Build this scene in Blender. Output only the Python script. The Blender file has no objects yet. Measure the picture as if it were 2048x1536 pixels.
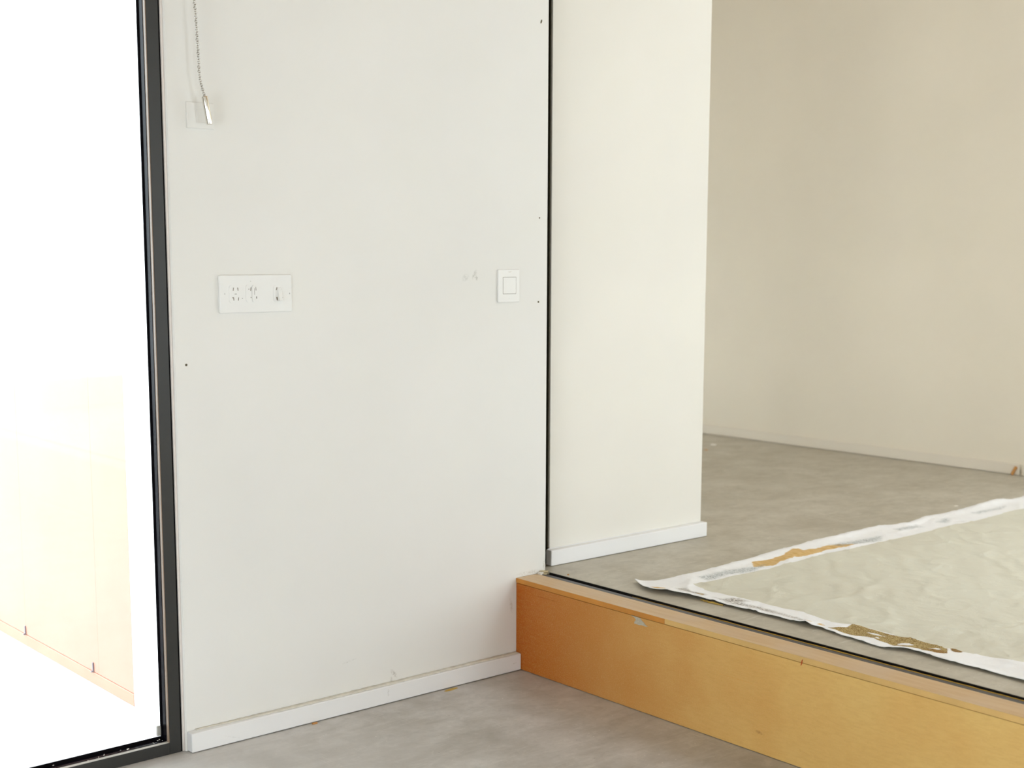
import bpy, bmesh, math, random
import numpy as np
from mathutils import Vector, Matrix

S = bpy.context.scene
COL = S.collection

# ------------------------------------------------------------------ camera, sky, light, exposure
cam_d = bpy.data.cameras.new('camera')
cam = bpy.data.objects.new('camera', cam_d)
COL.objects.link(cam)
YAW, PITCH, ROLL = 0.70697, -0.13856, 0.00289
fwd = Vector((math.sin(YAW) * math.cos(PITCH), math.cos(YAW) * math.cos(PITCH), math.sin(PITCH)))
right = Vector((math.cos(YAW), -math.sin(YAW), 0.0))
up = right.cross(fwd)
r2 = right * math.cos(ROLL) + up * math.sin(ROLL)
u2 = up * math.cos(ROLL) - right * math.sin(ROLL)
M = Matrix((r2, u2, -fwd)).transposed().to_4x4()
M.translation = Vector((-2.8475, -3.3113, 1.35))
cam.matrix_world = M
cam_d.sensor_width = 36.0
cam_d.lens = 2747.316 * 36.0 / 2048.0
cam_d.shift_y = 121.16 / 2048.0
cam_d.clip_start = 0.02
cam_d.dof.use_dof = True
cam_d.dof.focus_distance = 3.95
cam_d.dof.aperture_fstop = 3.2
S.camera = cam

SKY = 9.5
w = bpy.data.worlds.new('overcast_sky')
S.world = w
w.use_nodes = True
bg = w.node_tree.nodes['Background']
bg.inputs['Color'].default_value = (0.845, 0.93, 1.0, 1)
bg.inputs['Strength'].default_value = SKY

S.view_settings.view_transform = 'Standard'
S.view_settings.look = 'None'
S.view_settings.gamma = 1.0
S.view_settings.use_curve_mapping = False
S.view_settings.exposure = -0.15

sun_d = bpy.data.lights.new('sun', 'SUN')                       # high sun from the west: lights the yard, not the room
sun_d.energy = 3.5
sun_d.color = (1.0, 0.96, 0.90)
sun_d.angle = math.radians(2.0)
sun = bpy.data.objects.new('sun', sun_d)
COL.objects.link(sun)
sun.rotation_euler = Vector((0.62, -0.03, -0.78)).to_track_quat('-Z', 'Z').to_euler()


def portal(name, centre, sx, sz, direction):
    """a daylight portal filling an opening to the sky: it adds no light, it only guides the sampling of the sky"""
    l = bpy.data.lights.new(name, 'AREA')
    l.shape = 'RECTANGLE'
    l.size, l.size_y = sx, sz
    l.cycles.is_portal = True
    o = bpy.data.objects.new(name, l)
    COL.objects.link(o)
    o.location = centre
    o.rotation_euler = Vector(direction).to_track_quat('-Z', 'Z').to_euler()
    return o


# openings of the glass facade behind the camera: x0, x1, z0, z1 on y = YB
YB, XL, XR, YF, CEIL = -5.6, -5.2, 3.217, 3.6, 3.4
H = 0.3036                                                     # height of the raised floor
CEIL_FILL_OPEN = (1.5, 3.0, -2.6, -1.3)                              # x0, x1, y0, y1 of an unseen ceiling opening, added to brighten canvas and raised floor
BACK_OPEN = [(-2.9, -2.3, 0.1, 1.9), (0.4, 1.9, 0.5, 2.1)]
WEST_FILL_OPEN = (-3.7, -1.8, 0.05, 1.7)                              # y0, y1, z0, z1 on x = XL; unseen opening added to brighten riser and far wall
SIDE_OPEN = (-2.9, -2.1, H, 1.8)                               # y0, y1, z0, z1 on x = XR
REAR_FILL_OPEN = (1.2, 2.2, 0.5, 1.3)                                # x0, x1, z0, z1 on y = YF; unseen opening added to brighten the far wall
WIN_X0, WIN_X1, WIN_Z1 = -3.9, -1.196, 2.95
for i, (a, b, c, d) in enumerate(BACK_OPEN):
    portal('daylight_portal', ((a + b) / 2, YB - 0.02, (c + d) / 2), b - a, d - c, (0, 1, 0))
portal('daylight_portal', ((REAR_FILL_OPEN[0] + REAR_FILL_OPEN[1]) / 2, YF + 0.02, (REAR_FILL_OPEN[2] + REAR_FILL_OPEN[3]) / 2), REAR_FILL_OPEN[1] - REAR_FILL_OPEN[0], REAR_FILL_OPEN[3] - REAR_FILL_OPEN[2], (0, -1, 0))
portal('daylight_portal', (XL - 0.02, (WEST_FILL_OPEN[0] + WEST_FILL_OPEN[1]) / 2, (WEST_FILL_OPEN[2] + WEST_FILL_OPEN[3]) / 2), WEST_FILL_OPEN[1] - WEST_FILL_OPEN[0], WEST_FILL_OPEN[3] - WEST_FILL_OPEN[2], (1, 0, 0))
portal('daylight_portal', ((CEIL_FILL_OPEN[0] + CEIL_FILL_OPEN[1]) / 2, (CEIL_FILL_OPEN[2] + CEIL_FILL_OPEN[3]) / 2, CEIL + 0.17), CEIL_FILL_OPEN[1] - CEIL_FILL_OPEN[0], CEIL_FILL_OPEN[3] - CEIL_FILL_OPEN[2], (0, 0, -1))
portal('daylight_portal', (XR + 0.02, (SIDE_OPEN[0] + SIDE_OPEN[1]) / 2, (SIDE_OPEN[2] + SIDE_OPEN[3]) / 2), SIDE_OPEN[1] - SIDE_OPEN[0], SIDE_OPEN[3] - SIDE_OPEN[2], (-1, 0, 0))
portal('daylight_portal', ((WIN_X0 + WIN_X1) / 2, 0.15, WIN_Z1 / 2), WIN_X1 - WIN_X0, WIN_Z1, (0, -1, 0))


# ------------------------------------------------------------------ helpers
def lin(c):
    return tuple(((v / 255.0 / 12.92) if v / 255.0 <= 0.04045 else ((v / 255.0 + 0.055) / 1.055) ** 2.4) for v in c) + (1.0,)


class N:
    """tiny node-tree builder"""
    def __init__(self, name):
        self.m = bpy.data.materials.new(name)
        self.m.use_nodes = True
        self.t = self.m.node_tree
        self.b = self.t.nodes['Principled BSDF']

    def new(self, kind, **kw):
        n = self.t.nodes.new(kind)
        for k, v in kw.items():
            setattr(n, k, v)
        return n

    def put(self, sock, v):
        if isinstance(v, bpy.types.NodeSocket):
            self.t.links.new(v, sock)
        elif v is not None:
            sock.default_value = v

    def coords(self, scale=(1, 1, 1), rot=(0, 0, 0), loc=(0, 0, 0)):
        tc = self.new('ShaderNodeTexCoord')
        mp = self.new('ShaderNodeMapping')
        self.put(mp.inputs['Vector'], tc.outputs['Object'])
        mp.inputs['Scale'].default_value = scale
        mp.inputs['Rotation'].default_value = rot
        mp.inputs['Location'].default_value = loc
        return mp.outputs[0]

    def noise(self, vec, scale, detail=4, rough=0.55, dist=0.0):
        n = self.new('ShaderNodeTexNoise')
        self.put(n.inputs['Vector'], vec)
        n.inputs['Scale'].default_value = scale
        n.inputs['Detail'].default_value = detail
        n.inputs['Roughness'].default_value = rough
        n.inputs['Distortion'].default_value = dist
        return n.outputs['Fac']

    def voronoi(self, vec, scale, feature='F1', rnd=1.0, dims='3D'):
        n = self.new('ShaderNodeTexVoronoi', feature=feature, voronoi_dimensions=dims)
        self.put(n.inputs['Vector'], vec)
        n.inputs['Scale'].default_value = scale
        n.inputs['Randomness'].default_value = rnd
        return n.outputs['Distance']

    def ramp(self, fac, a, b, va=0.0, vb=1.0):
        n = self.new('ShaderNodeMapRange')
        n.clamp = True
        self.put(n.inputs['Value'], fac)
        n.inputs['From Min'].default_value = a
        n.inputs['From Max'].default_value = b
        n.inputs['To Min'].default_value = va
        n.inputs['To Max'].default_value = vb
        return n.outputs['Result']

    def math(self, op, a, b=None, c=None):
        n = self.new('ShaderNodeMath', operation=op)
        self.put(n.inputs[0], a)
        if b is not None:
            self.put(n.inputs[1], b)
        if c is not None:
            self.put(n.inputs[2], c)
        return n.outputs[0]

    def mix(self, fac, a, b, mode='MIX'):
        n = self.new('ShaderNodeMix', data_type='RGBA', blend_type=mode)
        self.put(n.inputs['Factor'], fac)
        self.put(n.inputs['A'], a)
        self.put(n.inputs['B'], b)
        return n.outputs['Result']

    def attr(self, name):
        return self.new('ShaderNodeAttribute', attribute_name=name).outputs['Fac']

    def bump(self, height, strength=0.2, dist=0.002, normal=None):
        n = self.new('ShaderNodeBump')
        n.inputs['Strength'].default_value = strength
        n.inputs['Distance'].default_value = dist
        self.put(n.inputs['Height'], height)
        if normal is not None:
            self.put(n.inputs['Normal'], normal)
        return n.outputs['Normal']

    def spot(self, centre, size, rot_y=0.0, rot_z=0.0, vec_noise=0.0):
        """1 in the middle of an ellipsoid at a place on the surface, 0 outside it (a stain with a shape of its own)"""
        tc = self.new('ShaderNodeTexCoord')
        sub = self.new('ShaderNodeVectorMath', operation='SUBTRACT')
        self.put(sub.inputs[0], tc.outputs['Object'])
        sub.inputs[1].default_value = centre
        mp = self.new('ShaderNodeMapping')
        self.put(mp.inputs['Vector'], sub.outputs[0])
        mp.inputs['Rotation'].default_value = (0, rot_y, rot_z)
        dv = self.new('ShaderNodeVectorMath', operation='DIVIDE')
        self.put(dv.inputs[0], mp.outputs[0])
        dv.inputs[1].default_value = size
        ln = self.new('ShaderNodeVectorMath', operation='LENGTH')
        self.put(ln.inputs[0], dv.outputs[0])
        return self.ramp(ln.outputs['Value'], 0.35, 1.0, 1.0, 0.0)

    def done(self, color=None, rough=None, normal=None, spec=None, metal=None):
        self.put(self.b.inputs['Base Color'], color)
        self.put(self.b.inputs['Roughness'], rough)
        if normal is not None:
            self.put(self.b.inputs['Normal'], normal)
        if spec is not None:
            self.b.inputs['Specular IOR Level'].default_value = spec
        if metal is not None:
            self.b.inputs['Metallic'].default_value = metal
        return self.m


def simple(name, rgb, rough=0.5, vary=0.06, scale=30.0, bump=0.0, spec=0.4, metal=0.0):
    n = N(name)
    c = lin(rgb)
    v = n.coords()
    f = n.noise(v, scale, 4)
    lo = tuple(x * (1 - vary) for x in c[:3]) + (1,)
    hi = tuple(min(1, x * (1 + vary)) for x in c[:3]) + (1,)
    col = n.mix(n.ramp(f, 0.3, 0.7), lo, hi)
    nm = n.bump(f, bump, 0.002) if bump else None
    return n.done(col, rough, nm, spec, metal)


def link(name, bm, mat, parent=None, base=(0, 0, 0), smooth=False, label=None, kind=None):
    """bm holds world coordinates; the object sits at `base` (local to its parent's base)"""
    me = bpy.data.meshes.new(name)
    bmesh.ops.recalc_face_normals(bm, faces=bm.faces)
    org = Vector(base)
    if parent is not None:
        org = Vector(parent['_base'])
    bmesh.ops.translate(bm, verts=bm.verts, vec=-org)
    bm.to_mesh(me)
    bm.free()
    if mat:
        me.materials.append(mat)
    if smooth:
        for p in me.polygons:
            p.use_smooth = True
    o = bpy.data.objects.new(name, me)
    COL.objects.link(o)
    if parent is not None:
        o.parent = parent
        o['_base'] = tuple(org)
    else:
        o.location = org
        o['_base'] = tuple(org)
    if label:
        o['label'] = label
    if kind:
        o['kind'] = kind
    return o


def thing(name, base, label, cat, group=None, kind=None):
    o = bpy.data.objects.new(name, None)
    o.empty_display_size = 0.05
    COL.objects.link(o)
    o.location = base
    o['_base'] = tuple(base)
    if label:
        o['label'] = label
    if cat:
        o['category'] = cat
    if group:
        o['group'] = group
    if kind:
        o['kind'] = kind
    return o


def tag(o, label, cat, group=None):
    o['label'] = label
    o['category'] = cat
    if group:
        o['group'] = group
    return o


def box(bm, x0, x1, y0, y1, z0, z1, bev=0.0, seg=2):
    vs = [bm.verts.new((x, y, z)) for x in (x0, x1) for y in (y0, y1) for z in (z0, z1)]
    idx = [(0, 1, 3, 2), (4, 6, 7, 5), (0, 4, 5, 1), (2, 3, 7, 6), (0, 2, 6, 4), (1, 5, 7, 3)]
    fs = [bm.faces.new([vs[i] for i in f]) for f in idx]
    if bev > 0:
        es = list({e for f in fs for e in f.edges})
        bmesh.ops.bevel(bm, geom=es, offset=bev, segments=seg, profile=0.5, affect='EDGES')
    return bm


def B(*a, **k):
    return box(bmesh.new(), *a, **k)


def prism_xz(bm, pts, y0, y1, bev=0.0, seg=2):
    """polygon in x,z extruded from y0 (room side, front) to y1"""
    a = [bm.verts.new((x, y0, z)) for x, z in pts]
    b = [bm.verts.new((x, y1, z)) for x, z in pts]
    f = bm.faces.new(a)
    bm.faces.new(list(reversed(b)))
    n = len(pts)
    for i in range(n):
        bm.faces.new((a[i], a[(i + 1) % n], b[(i + 1) % n], b[i]))
    if bev > 0:
        bmesh.ops.bevel(bm, geom=list(f.edges), offset=bev, segments=seg, profile=0.5, affect='EDGES')
    return bm


def rrect(cx, cz, hw, hh, r, n=6):
    pts = []
    for sx, sz, a0 in ((1, 1, 0), (-1, 1, 90), (-1, -1, 180), (1, -1, 270)):
        for k in range(n + 1):
            a = math.radians(a0 + 90.0 * k / n)
            pts.append((cx + sx * (hw - r) + r * math.cos(a), cz + sz * (hh - r) + r * math.sin(a)))
    return pts


def disc_y(bm, x, z, r, y0, y1, seg=16, dome=0.0):
    pts = [(x + r * math.cos(2 * math.pi * k / seg), z + r * math.sin(2 * math.pi * k / seg)) for k in range(seg)]
    return prism_xz(bm, pts, y0, y1, dome)


def tube(bm, pts, r, seg=8, closed=False):
    pts = [Vector(p) for p in pts]
    n = len(pts)
    rings = []
    for i, p in enumerate(pts):
        a = pts[(i - 1) % n] if (closed or i) else p
        b = pts[(i + 1) % n] if (closed or i < n - 1) else p
        t = (b - a).normalized()
        h = Vector((0, 0, 1)) if abs(t.z) < 0.9 else Vector((1, 0, 0))
        s = t.cross(h).normalized()
        q = s.cross(t)
        rr = r[i] if isinstance(r, (list, tuple)) else r
        rings.append([bm.verts.new(p + rr * (math.cos(2 * math.pi * k / seg) * s + math.sin(2 * math.pi * k / seg) * q)) for k in range(seg)])
    for i in range(n if closed else n - 1):
        A, Bq = rings[i], rings[(i + 1) % n]
        for k in range(seg):
            bm.faces.new((A[k], A[(k + 1) % seg], Bq[(k + 1) % seg], Bq[k]))
    if not closed:
        bm.faces.new(list(reversed(rings[0])))
        bm.faces.new(rings[-1])
    return bm


def lump(bm, c, size, seed, sub=3, rough=0.35):
    rnd = random.Random(seed)
    t = bmesh.new()
    bmesh.ops.create_icosphere(t, subdivisions=sub, radius=1.0)
    ph = [(rnd.uniform(2, 7), rnd.uniform(2, 7), rnd.uniform(2, 7), rnd.uniform(0, 6)) for _ in range(7)]
    vm = {}
    for v in t.verts:
        d = 1 + rough * sum(math.sin(a * v.co.x + b * v.co.y + e * v.co.z + f) for a, b, e, f in ph) / 4
        vm[v] = bm.verts.new((c[0] + v.co.x * d * size[0], c[1] + v.co.y * d * size[1], max(c[2] + v.co.z * d * size[2], c[2] - size[2] * 0.8)))
    for f in t.faces:
        bm.faces.new([vm[v] for v in f.verts])
    t.free()
    return bm


# ------------------------------------------------------------------ materials
def wall_paint(name, rgb, stains=()):
    n = N(name)
    c = lin(rgb)
    v = n.coords()
    big = n.noise(v, 1.1, 3)
    mid = n.noise(v, 6.0, 3)
    lo = tuple(x * 0.955 for x in c[:3]) + (1,)
    hi = tuple(min(1, x * 1.03) for x in c[:3]) + (1,)
    col = n.mix(n.ramp(big, 0.3, 0.7), lo, hi)
    col = n.mix(n.ramp(mid, 0.35, 0.75, 0.0, 0.25), col, lin((rgb[0], rgb[1] + 1, rgb[2] - 4)))
    speck = n.ramp(n.voronoi(v, 9.0), 0.0, 0.022, 1.0, 0.0)
    col = n.mix(n.math('MULTIPLY', speck, 0.12), col, lin((150, 145, 130)))
    rag = n.ramp(n.noise(v, 130.0, 4, 0.7), 0.42, 0.62)
    for (ctr, size, rot, rgb2, amt) in stains:
        f = n.math('MULTIPLY', n.math('MULTIPLY', n.spot(ctr, size, rot), rag), amt)
        col = n.mix(f, col, lin(rgb2))
    roller = n.noise(n.coords((1, 1, 1)), 260.0, 2)
    trowel = n.noise(v, 3.5, 2)
    nm = n.bump(trowel, 0.10, 0.006)
    nm = n.bump(roller, 0.07, 0.0008, nm)
    return n.done(col, 0.62, nm, 0.28)


M_wallA = wall_paint('wall_paint_white', (232, 231, 227), [
    ((-0.208, 0, 1.275), (0.016, 0.05, 0.012), 0.5, (170, 172, 165), 0.55),
    ((-0.172, 0, 1.284), (0.008, 0.05, 0.018), -0.5, (160, 160, 150), 0.7),
    ((-0.164, 0, 1.274), (0.008, 0.05, 0.010), 0.2, (160, 160, 150), 0.7),
    ((-0.490, 0, 0.080), (0.022, 0.05, 0.008), -0.9, (150, 146, 136), 0.7),
    ((-0.500, 0, 0.062), (0.006, 0.05, 0.012), 0.0, (150, 146, 136), 0.6),
    ((-0.65, 0, 0.150), (0.030, 0.05, 0.0035), 0.15, (185, 183, 176), 0.5),
    ((-0.02, 0, 0.215), (0.009, 0.05, 0.03), 0.2, (188, 176, 160), 0.5),
    ((0.06, 0, 0.312), (0.07, 0.05, 0.008), 0.0, (190, 182, 168), 0.6),
    ((0.122, 0, 0.33), (0.006, 0.05, 0.03), 0.0, (170, 160, 140), 0.6),
])
M_wallB = wall_paint('wall_paint_warm_white', (233, 230, 222), [
    ((0.205, 0.071, 0.36), (0.012, 0.05, 0.03), 0.0, (175, 150, 120), 0.9),
])
M_wallC = wall_paint('wall_paint_bounce_tint', (230, 221, 202))  # warm bounce light mixed into the white paint colour
M_shell = simple('shell_paint_white', (238, 237, 233), 0.7, 0.02, 4.0)
M_ceil = simple('ceiling_brown', (172, 142, 102), 0.6, 0.06, 3.0)  # unseen ceiling, browned to warm and dim its bounce onto the walls
M_board = wall_paint('baseboard_paint_white', (238, 238, 238), [
    ((-0.03, -0.0281, 0.028), (0.012, 0.02, 0.0025), 0.1, (150, 140, 120), 0.6),
    ((-0.53, -0.0281, 0.035), (0.005, 0.02, 0.012), 0.0, (170, 168, 160), 0.6),
    ((-1.06, -0.0281, 0.02), (0.03, 0.02, 0.002), -0.35, (190, 190, 188), 0.5),
])
M_boardC = wall_paint('baseboard_paint_cream', (226, 217, 200))


def concrete(name, a, b, c, gloss, painted_daylight=None):
    n = N(name)
    v = n.coords()
    big = n.noise(v, 1.3, 4, 0.6, 0.6)
    mid = n.noise(v, 5.5, 5, 0.6, 0.4)
    fine = n.noise(v, 55.0, 5, 0.65)
    sweep = n.noise(n.coords((1.0, 5.0, 1.0), (0, 0, 0.5)), 3.0, 5, 0.6, 1.2)
    col = n.mix(n.ramp(big, 0.32, 0.68), lin(a), lin(b))
    col = n.mix(n.ramp(mid, 0.38, 0.68, 0.0, 0.75), col, lin(c))
    col = n.mix(n.ramp(sweep, 0.45, 0.7, 0.0, 0.32), col, lin(tuple(min(255, x + 14) for x in b)))
    col = n.mix(n.ramp(fine, 0.35, 0.7, 0.0, 0.26), col, lin(tuple(x - 26 for x in a)))
    blot = n.noise(n.coords((1.0, 1.6, 1.0), (0, 0, 0.9), (4, 2, 0)), 13.0, 6, 0.68, 1.0)
    col = n.mix(n.ramp(blot, 0.5, 0.72, 0.0, 0.38), col, lin(tuple(x - 30 for x in a)))
    col = n.mix(n.ramp(blot, 0.44, 0.26, 0.0, 0.35), col, lin(tuple(min(255, x + 16) for x in b)))
    # pale trowel scratches and paint specks
    scr = n.noise(n.coords((2.0, 60.0, 1.0), (0, 0, 0.62)), 2.0, 3, 0.5, 2.2)
    scr2 = n.noise(n.coords((55.0, 2.5, 1.0), (0, 0, 0.35)), 1.7, 3, 0.5, 2.6)
    m = n.math('MULTIPLY', n.ramp(scr, 0.61, 0.67), n.ramp(n.noise(v, 7.0, 2), 0.5, 0.6))
    m2 = n.math('MULTIPLY', n.ramp(scr2, 0.61, 0.67), n.ramp(n.noise(v, 4.0, 2), 0.5, 0.62))
    col = n.mix(n.math('MULTIPLY', n.math('ADD', m, m2), 0.45), col, lin((222, 218, 210)))
    sp = n.ramp(n.voronoi(n.coords((1, 1.7, 1), (0, 0, 0.4)), 15.0, dims='2D'), 0.018, 0.050, 1.0, 0.0)
    sp = n.math('MULTIPLY', sp, n.ramp(n.noise(v, 31, 3), 0.56, 0.62))
    col = n.mix(n.math('MULTIPLY', sp, 0.8), col, lin((232, 228, 222)))
    dk = n.ramp(n.voronoi(n.coords((1, 1, 1), (0, 0, 1.1), (3, 1, 0)), 9.0, dims='2D'), 0.010, 0.024, 1.0, 0.0)
    col = n.mix(n.math('MULTIPLY', n.math('MULTIPLY', dk, n.ramp(n.noise(v, 23, 3), 0.54, 0.6)), 0.5), col, lin((90, 82, 70)))
    if painted_daylight:  # pale patch that stands for daylight falling on the floor
        f = n.math('MULTIPLY', n.spot(painted_daylight[0], painted_daylight[1], 0.0, painted_daylight[2]), n.ramp(big, 0.2, 0.6, 0.45, 1.0))
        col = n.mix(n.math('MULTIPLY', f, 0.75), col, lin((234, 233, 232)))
    rg = n.ramp(mid, 0.3, 0.7, gloss, gloss + 0.14)
    nm = n.bump(fine, 0.10, 0.001)
    nm = n.bump(mid, 0.06, 0.006, nm)
    return n.done(col, rg, nm, 0.45)


M_floor = concrete('concrete_grey', (184, 180, 174), (206, 203, 199), (165, 159, 149), 0.36, ((-1.65, -0.35, 0.0), (1.15, 0.80, 1.0), 0.15))   # window light painted pale into the floor colour
M_floorR = concrete('concrete_warm', (184, 177, 160), (201, 195, 180), (176, 168, 150), 0.40)
M_ground = concrete('concrete_pale_outdoor', (176, 175, 176), (188, 187, 187), (168, 167, 169), 0.7)


def riser_wood():
    n = N('hardboard_orange')
    v = n.coords()
    grain = n.noise(n.coords((1, 3.0, 14.0)), 9.0, 5, 0.6, 0.5)
    fib = n.noise(n.coords((1, 50, 90), (0.35, 0, 0)), 5.0, 4, 0.7, 0.8)
    blot = n.noise(v, 3.2, 4, 0.55)
    tc = n.new('ShaderNodeTexCoord')
    sx = n.new('ShaderNodeSeparateXYZ')
    n.put(sx.inputs[0], tc.outputs['Object'])
    # varnish tone plus painted corner shade: darker and redder by the wall, paler along
    varnish_and_shade = n.ramp(n.math('ADD', sx.outputs['Y'], n.math('MULTIPLY', n.math('SUBTRACT', blot, 0.5), 0.5)), -1.05, -0.02)
    col = n.mix(varnish_and_shade, lin((231, 193, 119)), lin((172, 80, 2)))
    col = n.mix(n.ramp(blot, 0.35, 0.72, 0, 0.3), col, lin((212, 146, 66)))
    col = n.mix(n.ramp(grain, 0.4, 0.75, 0, 0.25), col, lin((196, 140, 70)))
    col = n.mix(n.ramp(fib, 0.5, 0.72, 0, 0.30), col, lin((230, 200, 146)))
    fl = n.math('MULTIPLY', n.ramp(n.noise(n.coords((1, 30, 30), (0.5, 0, 0)), 6.0, 3, 0.6), 0.62, 0.7), 0.35)
    col = n.mix(n.math('MULTIPLY', fl, 0.5), col, lin((182, 126, 62)))
    # scratches and stains
    rag = n.ramp(n.noise(v, 90.0, 3, 0.7), 0.35, 0.6)
    for ctr, size, rot, c2, a in [((0, -0.15, 0.262), (0.05, 0.075, 0.0022), 0.0, (150, 78, 22), 0.6),
                                  ((0, -1.02, 0.06), (0.05, 0.02, 0.006), 0.0, (140, 84, 40), 0.6),
                                  ((0, -0.93, 0.19), (0.05, 0.10, 0.002), 0.0, (222, 160, 80), 0.5)]:
        col = n.mix(n.math('MULTIPLY', n.math('MULTIPLY', n.spot(ctr, size), rag), a), col, lin(c2))
    nm = n.bump(fib, 0.06, 0.0006)
    return n.done(col, 0.55, nm, 0.10)


M_riser = riser_wood()


def tread_wood():
    n = N('hardboard_worn_top')
    v = n.coords()
    s = n.noise(n.coords((16, 1.6, 1)), 3.0, 5, 0.6, 0.4)
    bl = n.noise(v, 7.0, 4)
    col = n.mix(n.ramp(s, 0.35, 0.7), lin((202, 168, 124)), lin((214, 186, 146)))
    col = n.mix(n.ramp(bl, 0.42, 0.75, 0, 0.6), col, lin((206, 184, 158)))
    sp = n.ramp(n.voronoi(v, 16.0), 0.0, 0.05, 1.0, 0.0)
    col = n.mix(n.math('MULTIPLY', sp, 0.55), col, lin((230, 222, 210)))
    return n.done(col, 0.45, n.bump(s, 0.04, 0.001), 0.4)


M_tread = tread_wood()
M_edge1 = simple('edge_veneer_orange', (204, 136, 54), 0.45, 0.12, 9.0)
M_edge2 = simple('edge_veneer_pale', (222, 182, 112), 0.45, 0.08, 9.0)
M_frame = simple('frame_charcoal', (38, 38, 35), 0.45, 0.05, 20.0, spec=0.5)
M_frame_side = simple('frame_lit_edge', (150, 128, 108), 0.45, 0.08, 12.0, spec=0.5)  # outdoor light on the frame's return put into the colour
M_bead = simple('glazing_bead_black', (20, 19, 25), 0.22, 0.10, 60.0, spec=0.03)
M_gasket = simple('gasket_black', (18, 16, 18), 0.8, 0.15, 60.0, spec=0.0)
M_track_dark = simple('track_black', (32, 30, 28), 0.5, 0.2, 40.0, spec=0.2)
M_black = simple('slot_black', (62, 58, 44), 0.9, 0.2, 40.0, spec=0.05)
M_track_grey = simple('track_flange_grey', (72, 70, 72), 0.42, 0.12, 40.0, spec=0.5)
M_yellow = simple('sealant_yellow', (176, 138, 40), 0.6, 0.2, 50.0)
M_plastic = simple('plastic_white', (234, 234, 231), 0.42, 0.01, 20.0, spec=0.5)
M_slot = simple('slot_dark', (120, 112, 98), 0.8, 0.1, 40.0)
M_slotB = simple('slot_brown', (110, 96, 74), 0.8, 0.1, 40.0)
M_stop = simple('plaster_stop_white', (226, 218, 212), 0.6, 0.04, 40.0)
M_caulk = simple('caulk_beige', (222, 218, 206), 0.7, 0.12, 60.0, 0.3)
M_hole = simple('hole_brown', (96, 86, 66), 0.8, 0.2, 60.0)
M_metal = simple('chain_nickel', (205, 202, 195), 0.22, 0.04, 90.0, spec=0.5, metal=1.0)
M_mortar = simple('mortar_beige', (186, 172, 138), 0.9, 0.3, 160.0, 0.8)
M_wood = simple('wood_chip_tan', (196, 140, 74), 0.6, 0.15, 60.0)
M_flake = simple('plaster_flake_white', (236, 232, 224), 0.8, 0.05, 60.0)
M_tape = simple('tape_mustard', (190, 158, 74), 0.6, 0.12, 60.0)
M_red = simple('paint_red_orange', (196, 84, 36), 0.5, 0.1, 60.0)
M_putty = simple('putty_grey', (186, 178, 158), 0.8, 0.12, 120.0, 0.4)
M_block = simple('setting_block_grey', (196, 194, 186), 0.5, 0.03, 60.0)
M_peach = simple('outdoor_panel_peach', (175, 122, 105), 0.6, 0.05, 3.0)
M_peach2 = simple('outdoor_plinth_peach', (176, 120, 100), 0.6, 0.06, 6.0)
M_render = simple('outdoor_render_white', (244, 244, 243), 0.7, 0.02, 6.0)
M_steel = simple('clip_steel', (130, 132, 140), 0.4, 0.05, 60.0, metal=0.6)

n = N('window_glass')                                           # thin pane: see-through with a fresnel reflection
tr = n.new('ShaderNodeBsdfTransparent')
tr.inputs['Color'].default_value = (0.96, 0.975, 0.97, 1)
gl = n.new('ShaderNodeBsdfGlossy')
gl.inputs['Roughness'].default_value = 0.0
fr = n.new('ShaderNodeFresnel')
fr.inputs['IOR'].default_value = 1.45
mx = n.new('ShaderNodeMixShader')
n.put(mx.inputs[0], fr.outputs[0])
n.put(mx.inputs[1], tr.outputs[0])
n.put(mx.inputs[2], gl.outputs[0])
n.t.links.new(mx.outputs[0], n.t.nodes['Material Output'].inputs['Surface'])
M_glass = n.m

M_chrome = simple('handle_chrome', (232, 228, 220), 0.12, 0.02, 60.0, spec=0.5, metal=1.0)


# ------------------------------------------------------------------ the setting
def struct(name, bm, mat, **k):
    return link(name, bm, mat, kind='structure', **k)


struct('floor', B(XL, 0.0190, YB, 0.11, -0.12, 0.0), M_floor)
bm = B(0.1387, XR + 0.1, YB, YF, -0.12, H, 0.0015, 2)
struct('floor_raised', bm, M_floorR)
struct('floor_rear', B(0.0195, 0.1380, 0.0, YF, -0.12, H), M_floorR)
struct('floor_screed', B(0.0195, 0.1380, YB, -0.0002, -0.12, H - 0.035), M_floorR)

# wall with the sockets: from the window frame to the black slot
XA0, XA1, YWB = -1.1854, 0.1299, 0.0710
bm = bmesh.new()
prof = [(XA0 + 0.004, 0.0), (XA1 - 0.003, 0.0), (XA1, 0.003), (XA1, 0.20), (XA0 + 0.09, 0.20), (XA0 + 0.09, 0.104), (XA0, 0.104), (XA0, 0.004)]
lo = [bm.verts.new((x, y, 0.0)) for x, y in prof]
hi = [bm.verts.new((x, y, CEIL)) for x, y in prof]
bm.faces.new(lo)
bm.faces.new(hi)
for i in range(len(prof)):
    j = (i + 1) % len(prof)
    bm.faces.new((lo[i], lo[j], hi[j], hi[i]))
wallA = struct('wall_left', bm, M_wallA)

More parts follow.
